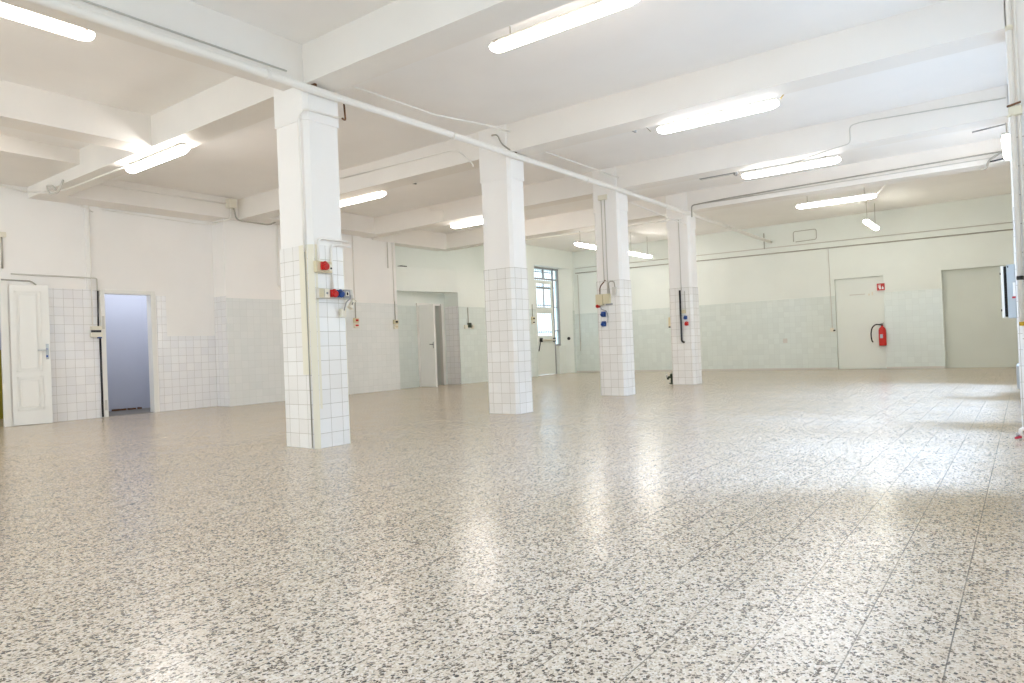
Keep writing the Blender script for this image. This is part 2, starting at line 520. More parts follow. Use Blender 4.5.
# ---- back wall with two shallow recesses
wb = MB()
wb.box(XL2, -4.1, YB, YB + TH, 0, ZC, 'wallg')
wb.box(-4.1, -2.93, YB + .1, YB + TH, 0, ZC, 'wallg')
wb.box(-4.1, -2.93, YB, YB + .1, 2.42, ZC, 'wallg')
wb.box(-2.93, -1.64, YB, YB + TH, 0, ZC, 'wallg')
wb.box(-1.64, XR, YB + .14, YB + TH, 0, ZC, 'niche')
wb.box(-1.64, XR, YB, YB + .14, 2.43, ZC, 'wallg')
wall_back = struct(wb, 'wall_back')
t = MB()
t.box(XL2, -4.1, YB - .007, YB, 0, 1.98, 'tileg')
t.box(-2.93, -1.64, YB - .007, YB, 0, 1.98, 'tileg')
struct(t, 'wall_tile_strip', parent=wall_back)
wf = MB()
xs = [XL0 - TH] + [v for p in ADDED_WINDOWS for v in p] + [XR + TH]
for i in range(0, len(xs), 2):
    wf.box(xs[i], xs[i + 1], YF - TH, YF, 0, ZC, 'wall')
for x0, x1 in ADDED_WINDOWS:
    wf.box(x0, x1, YF - TH, YF, 0, WZ0, 'wall').box(x0, x1, YF - TH, YF, WZ1, ZC, 'wall')
struct(wf, 'wall_front')
for i, (x0, x1) in enumerate(ADDED_WINDOWS):  # frames and panes of the added, unseen windows
    fr = MB()
    fr.box(x0, x0 + .06, YF - .2, YF - .14, WZ0, WZ1, 'white').box(x1 - .06, x1, YF - .2, YF - .14, WZ0, WZ1, 'white')
    fr.box(x0, x1, YF - .2, YF - .14, WZ0, WZ0 + .06, 'white').box(x0, x1, YF - .2, YF - .14, WZ1 - .06, WZ1, 'white')
    fr.box((x0 + x1) / 2 - .03, (x0 + x1) / 2 + .03, YF - .19, YF - .15, WZ0, WZ1, 'white')
    wn = struct(fr, 'window_%d' % (i + 11))
    struct(MB().box(x0 + .05, x1 - .05, YF - .173, YF - .167, WZ0 + .05, WZ1 - .05, 'glass'), 'pane', parent=wn)

# ---- right wall: masonry with window openings and pilasters under the beams
wr = MB()
ys = [YF]
for y0, y1 in WINDOWS: ys += [y0, y1]
ys.append(YB + TH)
for i in range(0, len(ys), 2):
    wr.box(XR, XR + .25, ys[i], ys[i + 1], 0, ZC, 'wall')
for y0, y1 in WINDOWS:
    wr.box(XR, XR + .25, y0, y1, 0, WZ0, 'wall')
    wr.box(XR, XR + .25, y0, y1, WZ1, ZC, 'wall')
wall_right = struct(wr, 'wall_right')
BEAMS = [(4.43, 4.80), (7.87, 8.23), (11.12, 11.48), (14.14, 14.52)]
PILX = [-0.009, -0.055, -0.085, -0.11]
for i, ((y0, y1), px) in enumerate(zip(BEAMS, PILX)):
    p = MB().box(px, XR, y0, y1 + .06, 0, ZC, 'wall')
    pl = struct(p, 'pillar_%d' % (i + 1))
    q = MB().box(px - .007, XR, y0 - .007, y1 + .067, 0, 2.05, 'tile')
    struct(q, 'tile_strip', parent=pl)

# ---- windows in the right wall
for i, (y0, y1) in enumerate(WINDOWS):
    x0, x1 = XR + .08, XR + .14
    fr = MB()
    fr.box(x0, x1, y0, y0 + .06, WZ0, WZ1, 'white').box(x0, x1, y1 - .06, y1, WZ0, WZ1, 'white')
    fr.box(x0, x1, y0, y1, WZ0, WZ0 + .06, 'white').box(x0, x1, y0, y1, WZ1 - .06, WZ1, 'white')
    for k in range(1, 3):
        yy = y0 + (y1 - y0) * k / 3
        fr.box(x0 + .01, x1 - .01, yy - .025, yy + .025, WZ0, WZ1, 'white')
    for zz in (WZ0 + .85, WZ0 + 1.65):
        fr.box(x0 + .01, x1 - .01, y0, y1, zz - .02, zz + .02, 'white')
    wn = struct(fr, 'window_%d' % (i + 1))
    struct(MB().box(x0 + .027, x0 + .033, y0 + .05, y1 - .05, WZ0 + .05, WZ1 - .05, 'glass'), 'pane', parent=wn)
    struct(MB().box(XR - .03, XR + .08, y0 - .05, y1 + .05, WZ0 - .03, WZ0 + .012, 'white', .006), 'sill', parent=wn)

# ------------------------------------------------------------------ beams
bnames = []
for i, (y0, y1) in enumerate(BEAMS):
    b = MB().box(XL0, XR, y0, y1, ZB, ZC, 'beam')
    struct(b, 'beam_%d' % (i + 1))
struct(MB().box(-6.1, -5.79, YF, 4.43, ZB, ZC, 'beam'), 'beam_5')
struct(MB().box(-9.3, -8.92, YF, 4.43, ZB, ZC, 'beam'), 'beam_6')
struct(MB().box(XL0, -11.05, YF, 4.43, 3.88, ZC, 'beam'), 'beam_7')
struct(MB().box(XL0, -12.5, 4.80, 7.87, ZB, ZC, 'beam'), 'beam_8')
struct(MB().box(XL1, -12.12, 8.23, 11.12, ZB + .02, ZC, 'beam'), 'beam_9')
struct(MB().box(-12.95, -12.58, 11.48, 14.14, ZB - .03, ZC, 'beam'), 'beam_10')

# skirting line at the back wall
b = MB().box(XL2, -4.1, YB - .022, YB - .007, 0, .05, 'conduit').box(-2.93, -1.64, YB - .022, YB - .007, 0, .05, 'conduit')
struct(b, 'baseboard_back')

# ------------------------------------------------------------------ columns
def column(x0, x1, y0, y1, ttop, label, strip=True):
    loc = ((x0 + x1) / 2, (y0 + y1) / 2, 0)
    r = empty('column', loc, label, 'column', 'square columns down the middle of the hall', 'thing')
    c = .045
    def oct_(e):
        a, b_, d, e_ = x0 - e, x1 + e, y0 - e, y1 + e
        return [(a + c, d), (b_ - c, d), (b_, d + c), (b_, e_ - c), (b_ - c, e_), (a + c, e_), (a, e_ - c), (a, d + c)]
    part(MB().prism(oct_(-.004), ttop - .01, 3.34, 'wall'), 'shaft', r)
    m = MB()
    m.prism(oct_(.008), 3.34, ZC, 'wall')
    part(m, 'capital', r)
    k = 'cream' if strip else 'tilec'
    fm = ['tilec', k] * 4
    m = MB().prism(oct_(.006), 0, ttop, 'tilec', fm)
    cl = part(m, 'tile_cladding', r)
    if strip:
        s = MB().box(x1 - c - .13, x1 - c - .003, y0 - .0085, y0 - .005, .75, ttop, 'cream')
        s.box(x1 + .005, x1 + .0085, y0 + c + .002, y0 + c + .03, .4, ttop, 'cream')
        part(s, 'plaster_strip', cl)
    return r
C1 = column(-6.31, -5.77, 4.42, 4.87, 2.07, 'white square column with red and blue power sockets on its tiled side')
C2 = column(-6.32, -5.77, 7.86, 8.25, 2.08, 'bare white tiled square column with no sockets or switches on it', False)
C3 = column(-6.29, -5.76, 11.11, 11.50, 2.08, 'white tiled square column with beige boxes and blue sockets on its front', False)
C4 = column(-6.20, -5.68, 14.13, 14.53, 2.08, 'white tiled square column farthest down the hall, with a dark conduit down its front', False)

# ------------------------------------------------------------------ lamps
def lamp(cx, cy, z, along, m, label, L=1.5, drop=True, name='fluorescent_lamp'):
    r = empty(name, (cx, cy, z), label, 'ceiling lamp', 'lit fluorescent ceiling lamps')
    a = Vector((1, 0, 0)) if along == 'x' else Vector((0, 1, 0))
    s = Vector((0, 1, 0)) if along == 'x' else Vector((1, 0, 0))
    u = Vector((0, 0, 1))
    c = Vector((cx, cy, z))
    # diffuser: a long rounded trough whose ends taper
    d = MB()
    bm = d.bm; mi = d.mi(m)
    secs = [(-L / 2, .55), (-L / 2 + .03, .8), (-L / 2 + .09, 1), (L / 2 - .09, 1), (L / 2 - .03, .8), (L / 2, .55)]
    prof = [(-.045, .018), (-.056, .0), (-.058, -.025), (-.046, -.05), (-.022, -.066), (.022, -.066), (.046, -.05), (.058, -.025), (.056, .0), (.045, .018)]
    rings = []
    for t_, k in secs:
        rings.append([bm.verts.new(c + a * t_ + s * (p[0] * (.75 + .25 * k)) + u * (p[1] * k)) for p in prof])
    for A, B in zip(rings, rings[1:]):
        for i in range(len(prof) - 1):
            f = bm.faces.new((A[i], A[i + 1], B[i + 1], B[i])); f.material_index = mi; f.smooth = True
        f = bm.faces.new((A[-1], A[0], B[0], B[-1])); f.material_index = mi
    for rg in (rings[0][::-1], rings[-1]):
        f = bm.faces.new(rg); f.material_index = mi
    part(d, 'diffuser', r)
    h = MB()
    h.obox(c + u * .03, (a, s, u), (L - .02, .09, .03), 'base_grey', .008)
    part(h, 'housing', r)
    for k in (-.45, .45):
        cl = MB().obox(c + a * (L * k) + u * .012, (a, s, u), (.025, .145, .03), 'steel', .003)
        part(cl, 'clip', r)
        if drop:
            top = ZC if drop is True else drop
            part(MB().tube([c + a * (L * k * .8) + u * .035, (c + a * (L * k * .8)).xy.to_3d() + u * top], .006, 'cdark', 6), 'hanger', r)
    return r
LZ = 3.69
lamp(-3.17, 5.16, 3.765, 'x', 'l_warm', 'warm lit lamp hung nearest the camera, cut off by the top of the picture')
lamp(-2.98, 8.40, LZ, 'x', 'l_cool', 'cold white lamp hung just beyond the second cross beam, over the right aisle')
lamp(-2.96, 11.66, LZ - .03, 'x', 'l_cool', 'cold white lamp hung between the third cross beam and the fourth, over the right aisle')
lamp(-3.04, 15.38, LZ - .01, 'x', 'l_cool', 'cold white crosswise lamp beyond the last cross beam, above the short end-on lamp')
lamp(-9.2, 4.62, 3.635, 'x', 'l_mid', 'white lamp under the first cross beam, left of the socketed column', drop=ZB)
lamp(-9.58, 8.36, 3.71, 'x', 'l_warm', 'warm lit lamp half hidden behind the right edge of the socketed column')
lamp(-9.4, 11.62, LZ, 'x', 'l_mid', 'white lamp half hidden behind the left edge of the bare second column')
lamp(-6.42, 1.96, 3.80, 'y', 'l_warm', 'warm lit lamp in the upper corner alongside the lengthwise beam and thick pipe')
lamp(-9.1, 15.9, 3.52, 'y', 'l_mid', 'lengthwise lamp showing left of the column with beige boxes, above the glazed door')
lamp(-9.02, 18.6, 3.52, 'y', 'l_mid', 'lengthwise lamp showing between the two farthest columns')
lamp(-2.86, 18.35, 3.52, 'y', 'l_green', 'short-looking end-on lamp beyond the last cross beam, above the fire extinguisher', drop=ZC)
lamp(-.125, 12.65, 3.62, 'y', 'l_cool', 'small glowing end of a lamp beside the wall pipes, top right')

lamp(-3.19, -1.4, 3.72, 'x', 'l_warm', 'unseen added lamp behind the camera over the right aisle')  # this lamp and the next are unseen, added to light the hall from behind
lamp(-3.19, -4.4, 3.72, 'x', 'l_warm', 'unseen added lamp farthest behind the camera over the right aisle')
lamp(-9.9, 1.2, 3.72, 'y', 'l_mid', 'unseen added lamp in the first bay over the left aisle')  # unseen like the next one, added to brighten the left aisle
lamp(-7.9, -2.6, 3.72, 'y', 'l_mid', 'unseen added lamp behind the camera over the left aisle')
# ------------------------------------------------------------------ unlit emergency units on the ceiling
def emergency(cx, cy, along, L, label, z=ZC):
    r = empty('emergency_light', (cx, cy, z), label, 'emergency light', 'unlit emergency lights on the ceiling')
    a, s = ((1, 0, 0), (0, 1, 0)) if along == 'x' else ((0, 1, 0), (1, 0, 0))
    c = Vector((cx, cy, z))
    part(MB().obox(c - Vector((0, 0, .025)), (a, s, (0, 0, 1)), (L, .13, .04), 'grey', .006), 'body', r)
    part(MB().obox(c - Vector((0, 0, .06)), (a, s, (0, 0, 1)), (L - .06, .08, .022), 'white', .006), 'lens', r)
    for k in (-.3, .3):
        q = c + Vector(a) * (L * k)
        part(MB().tube([q, (q.x, q.y, ZC)], .006, 'conduit', 6), 'hanger', r)
    part(MB().obox(c - Vector((0, 0, .052)) + Vector(a) * (L / 2 - .01), (a, s, (0, 0, 1)), (.03, .118, .06), 'grey', .003), 'end_cap', r)
    return r
emergency(-4.47, 8.72, 'x', .48, 'small unlit batten left of the lamp beyond the second cross beam', 3.93)
emergency(-4.38, 12.35, 'x', .66, 'small unlit batten left of the lamp beyond the third cross beam', 3.93)
emergency(-8.75, 8.70, 'x', .62, 'small unlit batten right of the warm lamp behind the socketed column', 3.93)
emergency(-9.62, 2.9, 'y', .9, 'unlit batten running lengthwise on the ceiling at the left edge of the picture', 3.93)

# ------------------------------------------------------------------ pipes and conduits
def line(pts, r, m, name, label, cat, group=None, seg=8, fillet=.06):
    return single(MB().tube(pts, r, m, seg, fillet), name, pts[0], label, cat, group)
PX = -5.70
pr_ = empty('ceiling_pipe', (PX, 0, 3.63), 'thick white pipe running the length of the hall beside the column tops', 'pipe')
part(MB().tube([(PX, YF + .01, 3.63), (PX, 4.6, 3.63), (PX, 11.2, 3.66), (PX, 14.3, 3.64), (PX - .02, YB - .01, 3.63)], .042, 'pipe', 14), 'pipe_run', pr_)
for y in (1.6, 3.95, 6.6, 9.9, 13.0, 16.5):
    part(MB().tube([(PX, y - .015, 3.632), (PX, y + .015, 3.632)], .05, 'pipe', 14), 'collar', pr_)
for y in (4.5, 7.95, 11.2, 14.2):
    part(MB().box(PX - .075, PX + .01, y - .015, y + .015, 3.655, 3.715, 'rust'), 'bracket', pr_)
line([(-5.775, YF + .01, 3.79), (-5.775, 4.22, 3.765)], .009, 'conduit', 'beam_conduit', 'thin conduit along the side of the lengthwise beam above the thick pipe', 'conduit')
G = 'thin conduits slung between the column heads'
line([(-5.72, 4.9, 3.82), (-5.72, 6.3, 3.83), (-5.72, 7.4, 3.95), (-5.72, 7.84, 3.97)], .012, 'pipe', 'slung_conduit', 'thin conduit sagging from the socketed column to the bare second column', 'conduit', G)
line([(-5.72, 8.3, 3.86), (-5.72, 11.08, 3.89)], .012, 'pipe', 'slung_conduit', 'thin conduit above the thick pipe between the second column and the third', 'conduit', G)
line([(-5.72, 11.52, 3.5), (-5.72, 14.1, 3.4), (-5.76, 14.11, 3.4)], .012, 'pipe', 'slung_conduit', 'thin conduit below the thick pipe between the third column and the fourth', 'conduit', G)
# conduit on the heads of columns
line([(-5.745, 4.83, 3.44), (-5.745, 4.385, 3.43), (-5.84, 4.385, 3.36), (-5.845, 4.4, 2.5), (-5.84, 4.402, 2.0)], .012, 'pipe', 'column_conduit', 'conduit bending round the head of the socketed column and down its corner', 'conduit', None, 8, .09)
line([(-5.84, 4.404, 2.0), (-5.83, 4.404, 0.01)], .006, 'cdark', 'column_conduit', 'thin dark conduit down the tiled corner of the socketed column', 'conduit')
line([(-5.74, 4.90, 3.62), (-5.735, 4.91, 3.43), (-5.73, 4.86, 3.44)], .01, 'rust', 'pipe_stub', 'short rusty hooked rod at the head of the socketed column', 'pipe')
line([(-6.02, 7.82, 3.98), (-5.92, 7.82, 3.97), (-5.85, 7.82, 3.82), (-5.73, 7.85, 3.72)], .011, 'cdark', 'column_conduit', 'dark curved conduit at the head of the bare second column', 'conduit')
for X, lab in ((-6.1, 'left, shorter one of two parallel conduits down the front of the third column'), (-6.03, 'right, longer one of two parallel conduits down the front of the third column')):
    line([(X, 11.09, 3.55), (X, 11.09, 2.06 if X < -6.05 else 1.84)], .009, 'conduit', 'paired_conduit', lab, 'conduit', 'paired conduits on the third column')
single(MB().box(-6.15, -5.97, 11.06, 11.1, 3.54, 3.63, 'ivory', .006), 'junction_box', (-6.06, 11.1, 3.54), 'cream junction box at the head of the column with beige boxes', 'junction box')
line([(-5.9, 14.1, 3.55), (-5.9, 14.1, 2.02)], .009, 'conduit', 'column_conduit', 'pale conduit down the upper half of the farthest column', 'conduit')
line([(-5.93, 14.09, 2.02), (-5.93, 14.09, .93), (-5.87, 14.09, .9)], .022, 'dsteel', 'column_conduit', 'dark grey conduit down the tiled front of the farthest column', 'conduit')

# conduits on the fourth and third cross beams
G = 'conduits along the face of the last cross beam'
line([(-5.6, 14.12, 3.55), (-5.6, 14.12, 3.8), (-4.8, 14.12, 3.83), (-.3, 14.12, 3.87), (.3, 14.12, 3.85)], .013, 'cdark', 'beam_conduit', 'dark conduit along the top of the last cross beam, right of the columns', 'conduit', G)
line([(-5.3, 14.125, 3.80), (-.3, 14.125, 3.79)], .009, 'conduit', 'beam_conduit', 'thin pale conduit just below the dark one on the last cross beam', 'conduit', G)
line([(-12.3, 14.11, 3.66), (-8, 14.1, 3.56), (-5.8, 14.1, 3.55)], .016, 'pipe', 'beam_conduit', 'white conduit along the last cross beam left of the columns', 'conduit', G)
line([(-2.9, 11.4, 3.655), (-2.2, 11.10, 3.69), (-1.96, 11.105, 3.72), (-1.96, 11.105, 3.98), (-1.8, 11.105, 4.0), (-.1, 11.105, 3.93)], .008, 'conduit', 'beam_conduit', 'thin cable stepping up the face of the third cross beam to the wall', 'cable')
line([(-9.6, 7.85, 3.96), (-6.7, 7.85, 3.93), (-6.42, 7.84, 3.66), (-6.4, 7.84, 3.6)], .013, 'pipe', 'beam_conduit', 'conduit along the second cross beam curling down beside the bare column', 'conduit', None, 8, .2)
line([(-12.4, 11.09, 3.66), (-9.9, 11.07, 3.70), (-9.9, 11.07, 3.95), (-10.3, 11.09, 4.0)], .012, 'pipe', 'beam_conduit', 'looped conduit on the third cross beam left of the bare column', 'conduit', None, 8, .15)
line([(-10.0, 4.60, 3.685), (-12.0, 4.60, 3.69), (-12.3, 4.42, 3.66), (-12.98, 4.42, 3.80)], .014, 'pipe', 'beam_conduit', 'white conduit under the first cross beam leading to its lamp', 'conduit', None, 8, .2)
line([(-2.26, 15.38, 3.70), (-1.98, 15.1, 3.9), (-1.9, 14.56, 3.95)], .007, 'pipe', 'lamp_cable', 'thin white cable from the last crosswise lamp up to the beam', 'cable')
line([(-2.2, 8.40, 3.72), (-2.0, 8.6, 4.05), (-1.85, 8.7, 4.08)], .006, 'yellow', 'lamp_cable', 'thin yellowish cable at the right end of the second lamp over the aisle', 'cable')
line([(-3.85, 8.42, 3.7), (-4.0, 8.55, 3.84), (-4.23, 8.7, 3.89)], .006, 'cdark', 'lamp_cable', 'thin cable joining a small batten to the lamp beyond the second cross beam', 'cable')
line([(-3.75, 11.66, 3.68), (-3.9, 12.0, 3.84), (-4.05, 12.3, 3.89)], .006, 'cdark', 'lamp_cable', 'thin cable joining a small batten to the lamp beyond the third cross beam', 'cable')
# back wall conduits
line([(-12.2, YB - .012, 3.52), (-.1, YB - .012, 3.42)], .012, 'conduit', 'wall_conduit', 'upper of the two long conduits high on the back wall', 'conduit', 'long conduits across the back wall')
line([(-12.2, YB - .012, 3.36), (-.1, YB - .012, 3.25)], .016, 'cdark', 'wall_conduit', 'lower of the two long conduits high on the back wall', 'conduit', 'long conduits across the back wall')
line([(-5.9, YB - .02, 3.9), (-5.9, YB - .02, 3.45)], .014, 'cdark', 'wall_conduit', 'short upright conduit where the thick pipe meets the back wall', 'conduit')
line([(-5.1, YB - .02, 3.56), (-5.1, YB - .02, 3.84), (-4.5, YB - .02, 3.84), (-4.5, YB - .02, 3.56), (-5.05, YB - .02, 3.55)], .009, 'cdark', 'wall_conduit', 'small rectangular loop of cable high on the back wall', 'cable')
line([(-4.22, YB - .014, 3.3), (-4.2, YB - .014, 1.12)], .008, 'conduit', 'wall_conduit', 'thin upright conduit at the left side of the flush door with the extinguisher', 'conduit')
line([(XL2 + .2, YB - .03, 3.3), (XL2 + .2, YB - .03, .72)], .012, 'conduit', 'wall_conduit', 'upright pipe in the far corner beside the glazed door', 'pipe')
sw = empty('wall_switch', (-4.2, YB, 1.06), 'tiny dark switch left of the flush back door', 'switch')
part(MB().box(-4.25, -4.15, YB - .04, YB - .007, 1.02, 1.12, 'ivory', .004), 'box', sw)
part(MB().box(-4.17, -4.12, YB - .06, YB - .035, 1.03, 1.07, 'black', .003), 'rocker', sw)
single(MB().box(-5.5, -5.38, YB - .012, YB - .006, .76, .88, 'conduit', .002), 'cover_plate', (-5.4, YB, .8), 'small grey cover plate low on the back wall left of the flush door', 'cover plate')

# ------------------------------------------------------------------ devices
def cee(mbp, c, n, side, r, m):
    """Industrial socket: square flange, angled collar and hinged round lid. n = outward normal, side = sideways axis."""
    n, side = Vector(n), Vector(side); u = Vector((0, 0, 1)); c = Vector(c)
    mbp.obox(c + n * .012, (side, u, n), (r * 2.1, r * 2.3, .024), m, .005)
    d = (n - u * .35).normalized()
    mbp.lathe(c + n * .02, d, [(r * .92, 0), (r * .95, .018), (r * .95, .024)], m, 16)
    mbp.lathe(c + n * .02 + d * .025, d, [(r * 1.05, 0), (r * 1.08, .008), (r * .8, .018)], m, 16)
    mbp.obox(c + n * .03 + u * r * 1.05, (side, u, n), (r * .6, .018, .02), m, .003)
    return mbp

# socketed column, right side
XC = -5.763
NX, SY = (1, 0, 0), (0, 1, 0)
u_ = empty('power_socket_board', (XC, 4.545, 1.84), 'small upper socket panel with one red power socket on the near column', 'socket panel')
part(MB().box(XC, XC + .05, 4.445, 4.64, 1.785, 1.9, 'beige', .006), 'backbox', u_)
part(cee(MB(), (XC + .05, 4.53, 1.848), NX, SY, .036, 'red'), 'red_socket', u_, 'red power socket')
part(MB().box(XC + .05, XC + .058, 4.605, 4.635, 1.80, 1.87, 'ivory', .003).lathe((XC + .058, 4.62, 1.83), NX, [(.011, 0), (.011, .003)], 'dark', 10), 'plate', u_)
l_ = empty('power_socket_board', (XC, 4.68, 1.58), 'long lower socket panel with red and blue sockets in a row on the near column', 'socket panel')
part(MB().box(XC, XC + .05, 4.46, 4.90, 1.52, 1.625, 'conduit', .006), 'backbox', l_)
part(MB().box(XC + .05, XC + .058, 4.465, 4.52, 1.527, 1.618, 'beige', .004), 'blank_plate', l_)
part(MB().box(XC + .05, XC + .06, 4.527, 4.59, 1.527, 1.618, 'ivory', .004).lathe((XC + .06, 4.558, 1.573), NX, [(.012, 0), (.012, .004)], 'grey', 10), 'outlet', l_)
part(cee(MB(), (XC + .05, 4.635, 1.573), NX, SY, .033, 'red'), 'red_socket', l_, 'red power socket')
part(cee(MB(), (XC + .05, 4.715, 1.573), NX, SY, .033, 'blue'), 'blue_socket', l_, 'blue power socket')
part(MB().box(XC + .05, XC + .062, 4.77, 4.86, 1.527, 1.618, 'grey', .004).box(XC + .06, XC + .066, 4.79, 4.84, 1.55, 1.60, 'ivory', .003).box(XC + .064, XC + .07, 4.805, 4.825, 1.56, 1.59, 'dark'), 'outlet', l_)
line([(XC + .015, 4.90, 2.135), (XC + .015, 4.50, 2.135), (XC + .015, 4.50, 1.89)], .0125, 'pipe', 'socket_conduit', 'pale elbow conduit dropping to the upper socket panel', 'conduit', 'elbow conduits on the near column')
line([(XC + .015, 4.92, 2.085), (XC + .015, 4.665, 2.085), (XC + .015, 4.665, 1.62)], .0125, 'pipe', 'socket_conduit', 'pale elbow conduit dropping to the long lower socket panel', 'conduit', 'elbow conduits on the near column')
pg = empty('hanging_plug', (XC + .06, 4.83, 1.42), 'ivory plug hanging on a looped cable below the lower socket panel', 'plug')
part(MB().tube([(XC + .07, 4.85, 1.56), (XC + .1, 4.83, 1.53), (XC + .09, 4.77, 1.48), (XC + .06, 4.77, 1.40)], .007, 'grey', 8, .03), 'cable', pg)
part(MB().box(XC + .008, XC + .06, 4.74, 4.80, 1.33, 1.42, 'ivory', .008), 'body', pg)
part(MB().obox((XC + .06, 4.87, 1.47), ((0, .8, -.5), (1, 0, 0), (0, .5, .8)), (.04, .04, .1), 'ivory', .01).obox((XC + .08, 4.865, 1.475), ((0, .8, -.5), (1, 0, 0), (0, .5, .8)), (.012, .012, .03), 'black', .002), 'connector', pg)

# third column, front face
Y3 = 11.105
NY, SX = (0, -1, 0), (1, 0, 0)
d3 = empty('switch_box', (-6.13, Y3, 1.73), 'pair of beige switch boxes on the front of the third column', 'switch box')
part(MB().box(-6.27, -6.125, Y3 - .06, Y3, 1.64, 1.84, 'beige', .006), 'box', d3)
part(MB().box(-6.115, -5.985, Y3 - .06, Y3, 1.66, 1.84, 'beige', .006), 'box', d3)
part(cee(MB(), (-6.235, Y3 - .02, 1.635), NY, SX, .03, 'red'), 'red_socket', d3, 'red socket')
part(MB().box(-6.07, -5.95, Y3 - .05, Y3, 1.635, 1.665, 'grey', .004), 'strip', d3)
for z, lab in ((1.475, 'upper blue socket below the beige boxes on the third column'), (1.30, 'lower blue socket below the beige boxes on the third column')):
    e = empty('blue_power_socket', (-6.14, Y3, z), lab, 'power socket', 'blue sockets on the third column')
    part(MB().box(-6.18, -6.10, Y3 - .03, Y3, z - .045, z + .05, 'blue', .005), 'backbox', e)
    part(cee(MB(), (-6.14, Y3 - .03, z), NY, SX, .03, 'blue'), 'socket_lid', e)
line([(-6.2, Y3 - .02, 1.63), (-6.16, Y3 - .05, 1.56), (-6.07, Y3 - .04, 1.54), (-6.05, Y3 - .02, 1.46), (-6.06, Y3 - .02, 1.32)], .007, 'grey', 'socket_cable', 'grey cable snaking from the beige boxes past the blue sockets', 'cable')
line([(-6.0, Y3 - .01, 1.84), (-6.02, Y3 - .01, 2.06), (-5.90, Y3 - .01, 2.06), (-5.885, Y3 - .01, 1.83)], .010, 'cdark', 'conduit_loop', 'rectangular conduit loop above the beige boxes on the third column', 'conduit')
line([(-6.08, Y3 - .01, 2.09), (-6.2, Y3 - .01, 1.98), (-6.2, Y3 - .01, 1.84)], .010, 'rust', 'conduit_loop', 'rusty curved conduit entering the beige boxes on the third column', 'conduit')
single(MB().box(-5.93, -5.85, Y3 - .05, Y3, 1.80, 1.95, 'conduit', .005), 'cable_box', (-5.89, Y3, 1.8), 'small pale cable box at the corner of the third column', 'junction box')

# fourth column
Y4 = 14.12
e = empty('switch_box', (-5.83, Y4, 1.42), 'beige box above a blue and a red socket on the farthest column', 'switch box')
part(MB().box(-5.9, -5.82, Y4 - .05, Y4, 1.52, 1.6, 'beige', .005), 'box', e)
part(cee(MB(), (-5.83, Y4, 1.43), NY, SX, .033, 'blue'), 'blue_socket', e)
part(cee(MB(), (-5.81, Y4, 1.30), NY, SX, .036, 'red'), 'red_socket', e)
line([(-5.83, Y4 - .012, 2.0), (-5.83, Y4 - .012, 1.6)], .008, 'conduit', 'socket_conduit', 'short pale conduit above the beige box on the farthest column', 'conduit')
e = empty('side_outlet', (-6.25, 14.3, 1.35), 'beige outlet box on the left side of the farthest column', 'outlet box')
part(MB().box(-6.28, -6.206, 14.22, 14.36, 1.26, 1.46, 'beige', .006), 'box', e)
part(MB().box(-6.275, -6.22, 14.215, 14.3, 1.235, 1.262, 'dark', .004), 'flap', e)
e = empty('standpipe_tap', (-6.3, 14.35, 0), 'small dark green tap on a floor stub left of the farthest column', 'tap')
part(MB().lathe((-6.28, 14.3, 0), (0, 0, 1), [(.06, 0), (.06, .02), (.03, .03), (.03, .16), (.045, .17), (.045, .21), (.02, .23)], 'green'), 'stub', e)
part(MB().tube([(-6.28, 14.3, .15), (-6.34, 14.25, .15), (-6.35, 14.24, .1)], .026, 'green', 8, .03), 'spout', e)
part(MB().lathe((-6.36, 14.24, .17), (-1, -.3, 0), [(.04, 0), (.045, .01), (.04, .02)], 'grey', 12), 'handwheel', e)

# left wall devices
def wall_sw(X, y, z, lab, extra, nm='wall_switch', cond=None):
    e = empty(nm, (X, y, z), lab, 'switch', None)
    part(MB().box(X, X + .06, y - .07, y + .07, z, z + .11, 'beige', .006), 'upper_box', e)
    part(MB().box(X, X + .055, y - .06, y + .06, z - .12, z - .01, 'ivory', .006), 'lower_box', e)
    if extra: part(MB().box(X + .055, X + .075, y - .04, y + .04, z - .08, z - .045, extra, .004), 'rocker', e)
    part(MB().box(X + .06, X + .075, y - .03, y + .04, z + .035, z + .08, 'dark' if extra != 'red' else 'red', .004), 'button', e)
    if cond: part(MB().tube([(X + .02, y, z + .1), (X + .02, y, cond)], .012, 'cdark', 8), 'conduit', e)
    return e
wall_sw(XL1 + .008, 10.86, 1.66, 'beige switch pair with red parts on the tiled wall just right of the near column', 'red', cond=2.15)
wall_sw(XL1 + .008, 12.13, 1.63, 'beige switch pair at the left edge of the alcove', 'beige', cond=2.2)
line([(XL1 + .02, 12.13, 2.2), (XL1 + .02, 12.13, 3.68)], .016, 'pipe', 'wall_conduit', 'pale conduit up the wall left of the alcove', 'conduit')
line([(XL1 + .02, 10.86, 2.15), (XL1 + .02, 10.86, 3.7)], .014, 'pipe', 'wall_conduit', 'pale conduit up the wall above the switch with red parts', 'conduit')
line([(XL1 + .03, 11.95, 3.66), (XL1 + .03, 11.95, 3.02)], .012, 'conduit', 'wall_conduit', 'short upright conduit ending beside the ledge over the alcove', 'conduit')
e = empty('wall_outlet', (XL2, 14.55, 1.6), 'cluster of small outlets on the wall right of the alcove', 'outlet')
part(MB().box(XL2 + .008, XL2 + .06, 14.38, 14.5, 1.50, 1.60, 'ivory', .005), 'left_box', e)
part(MB().box(XL2 + .008, XL2 + .06, 14.54, 14.66, 1.53, 1.66, 'green', .005), 'middle_box', e)
part(MB().box(XL2 + .008, XL2 + .06, 14.69, 14.78, 1.50, 1.60, 'ivory', .005), 'right_box', e)
line([(XL2 + .02, 14.57, 1.66), (XL2 + .02, 14.57, 2.08)], .013, 'cdark', 'wall_conduit', 'short dark conduit above the outlets right of the alcove', 'conduit')
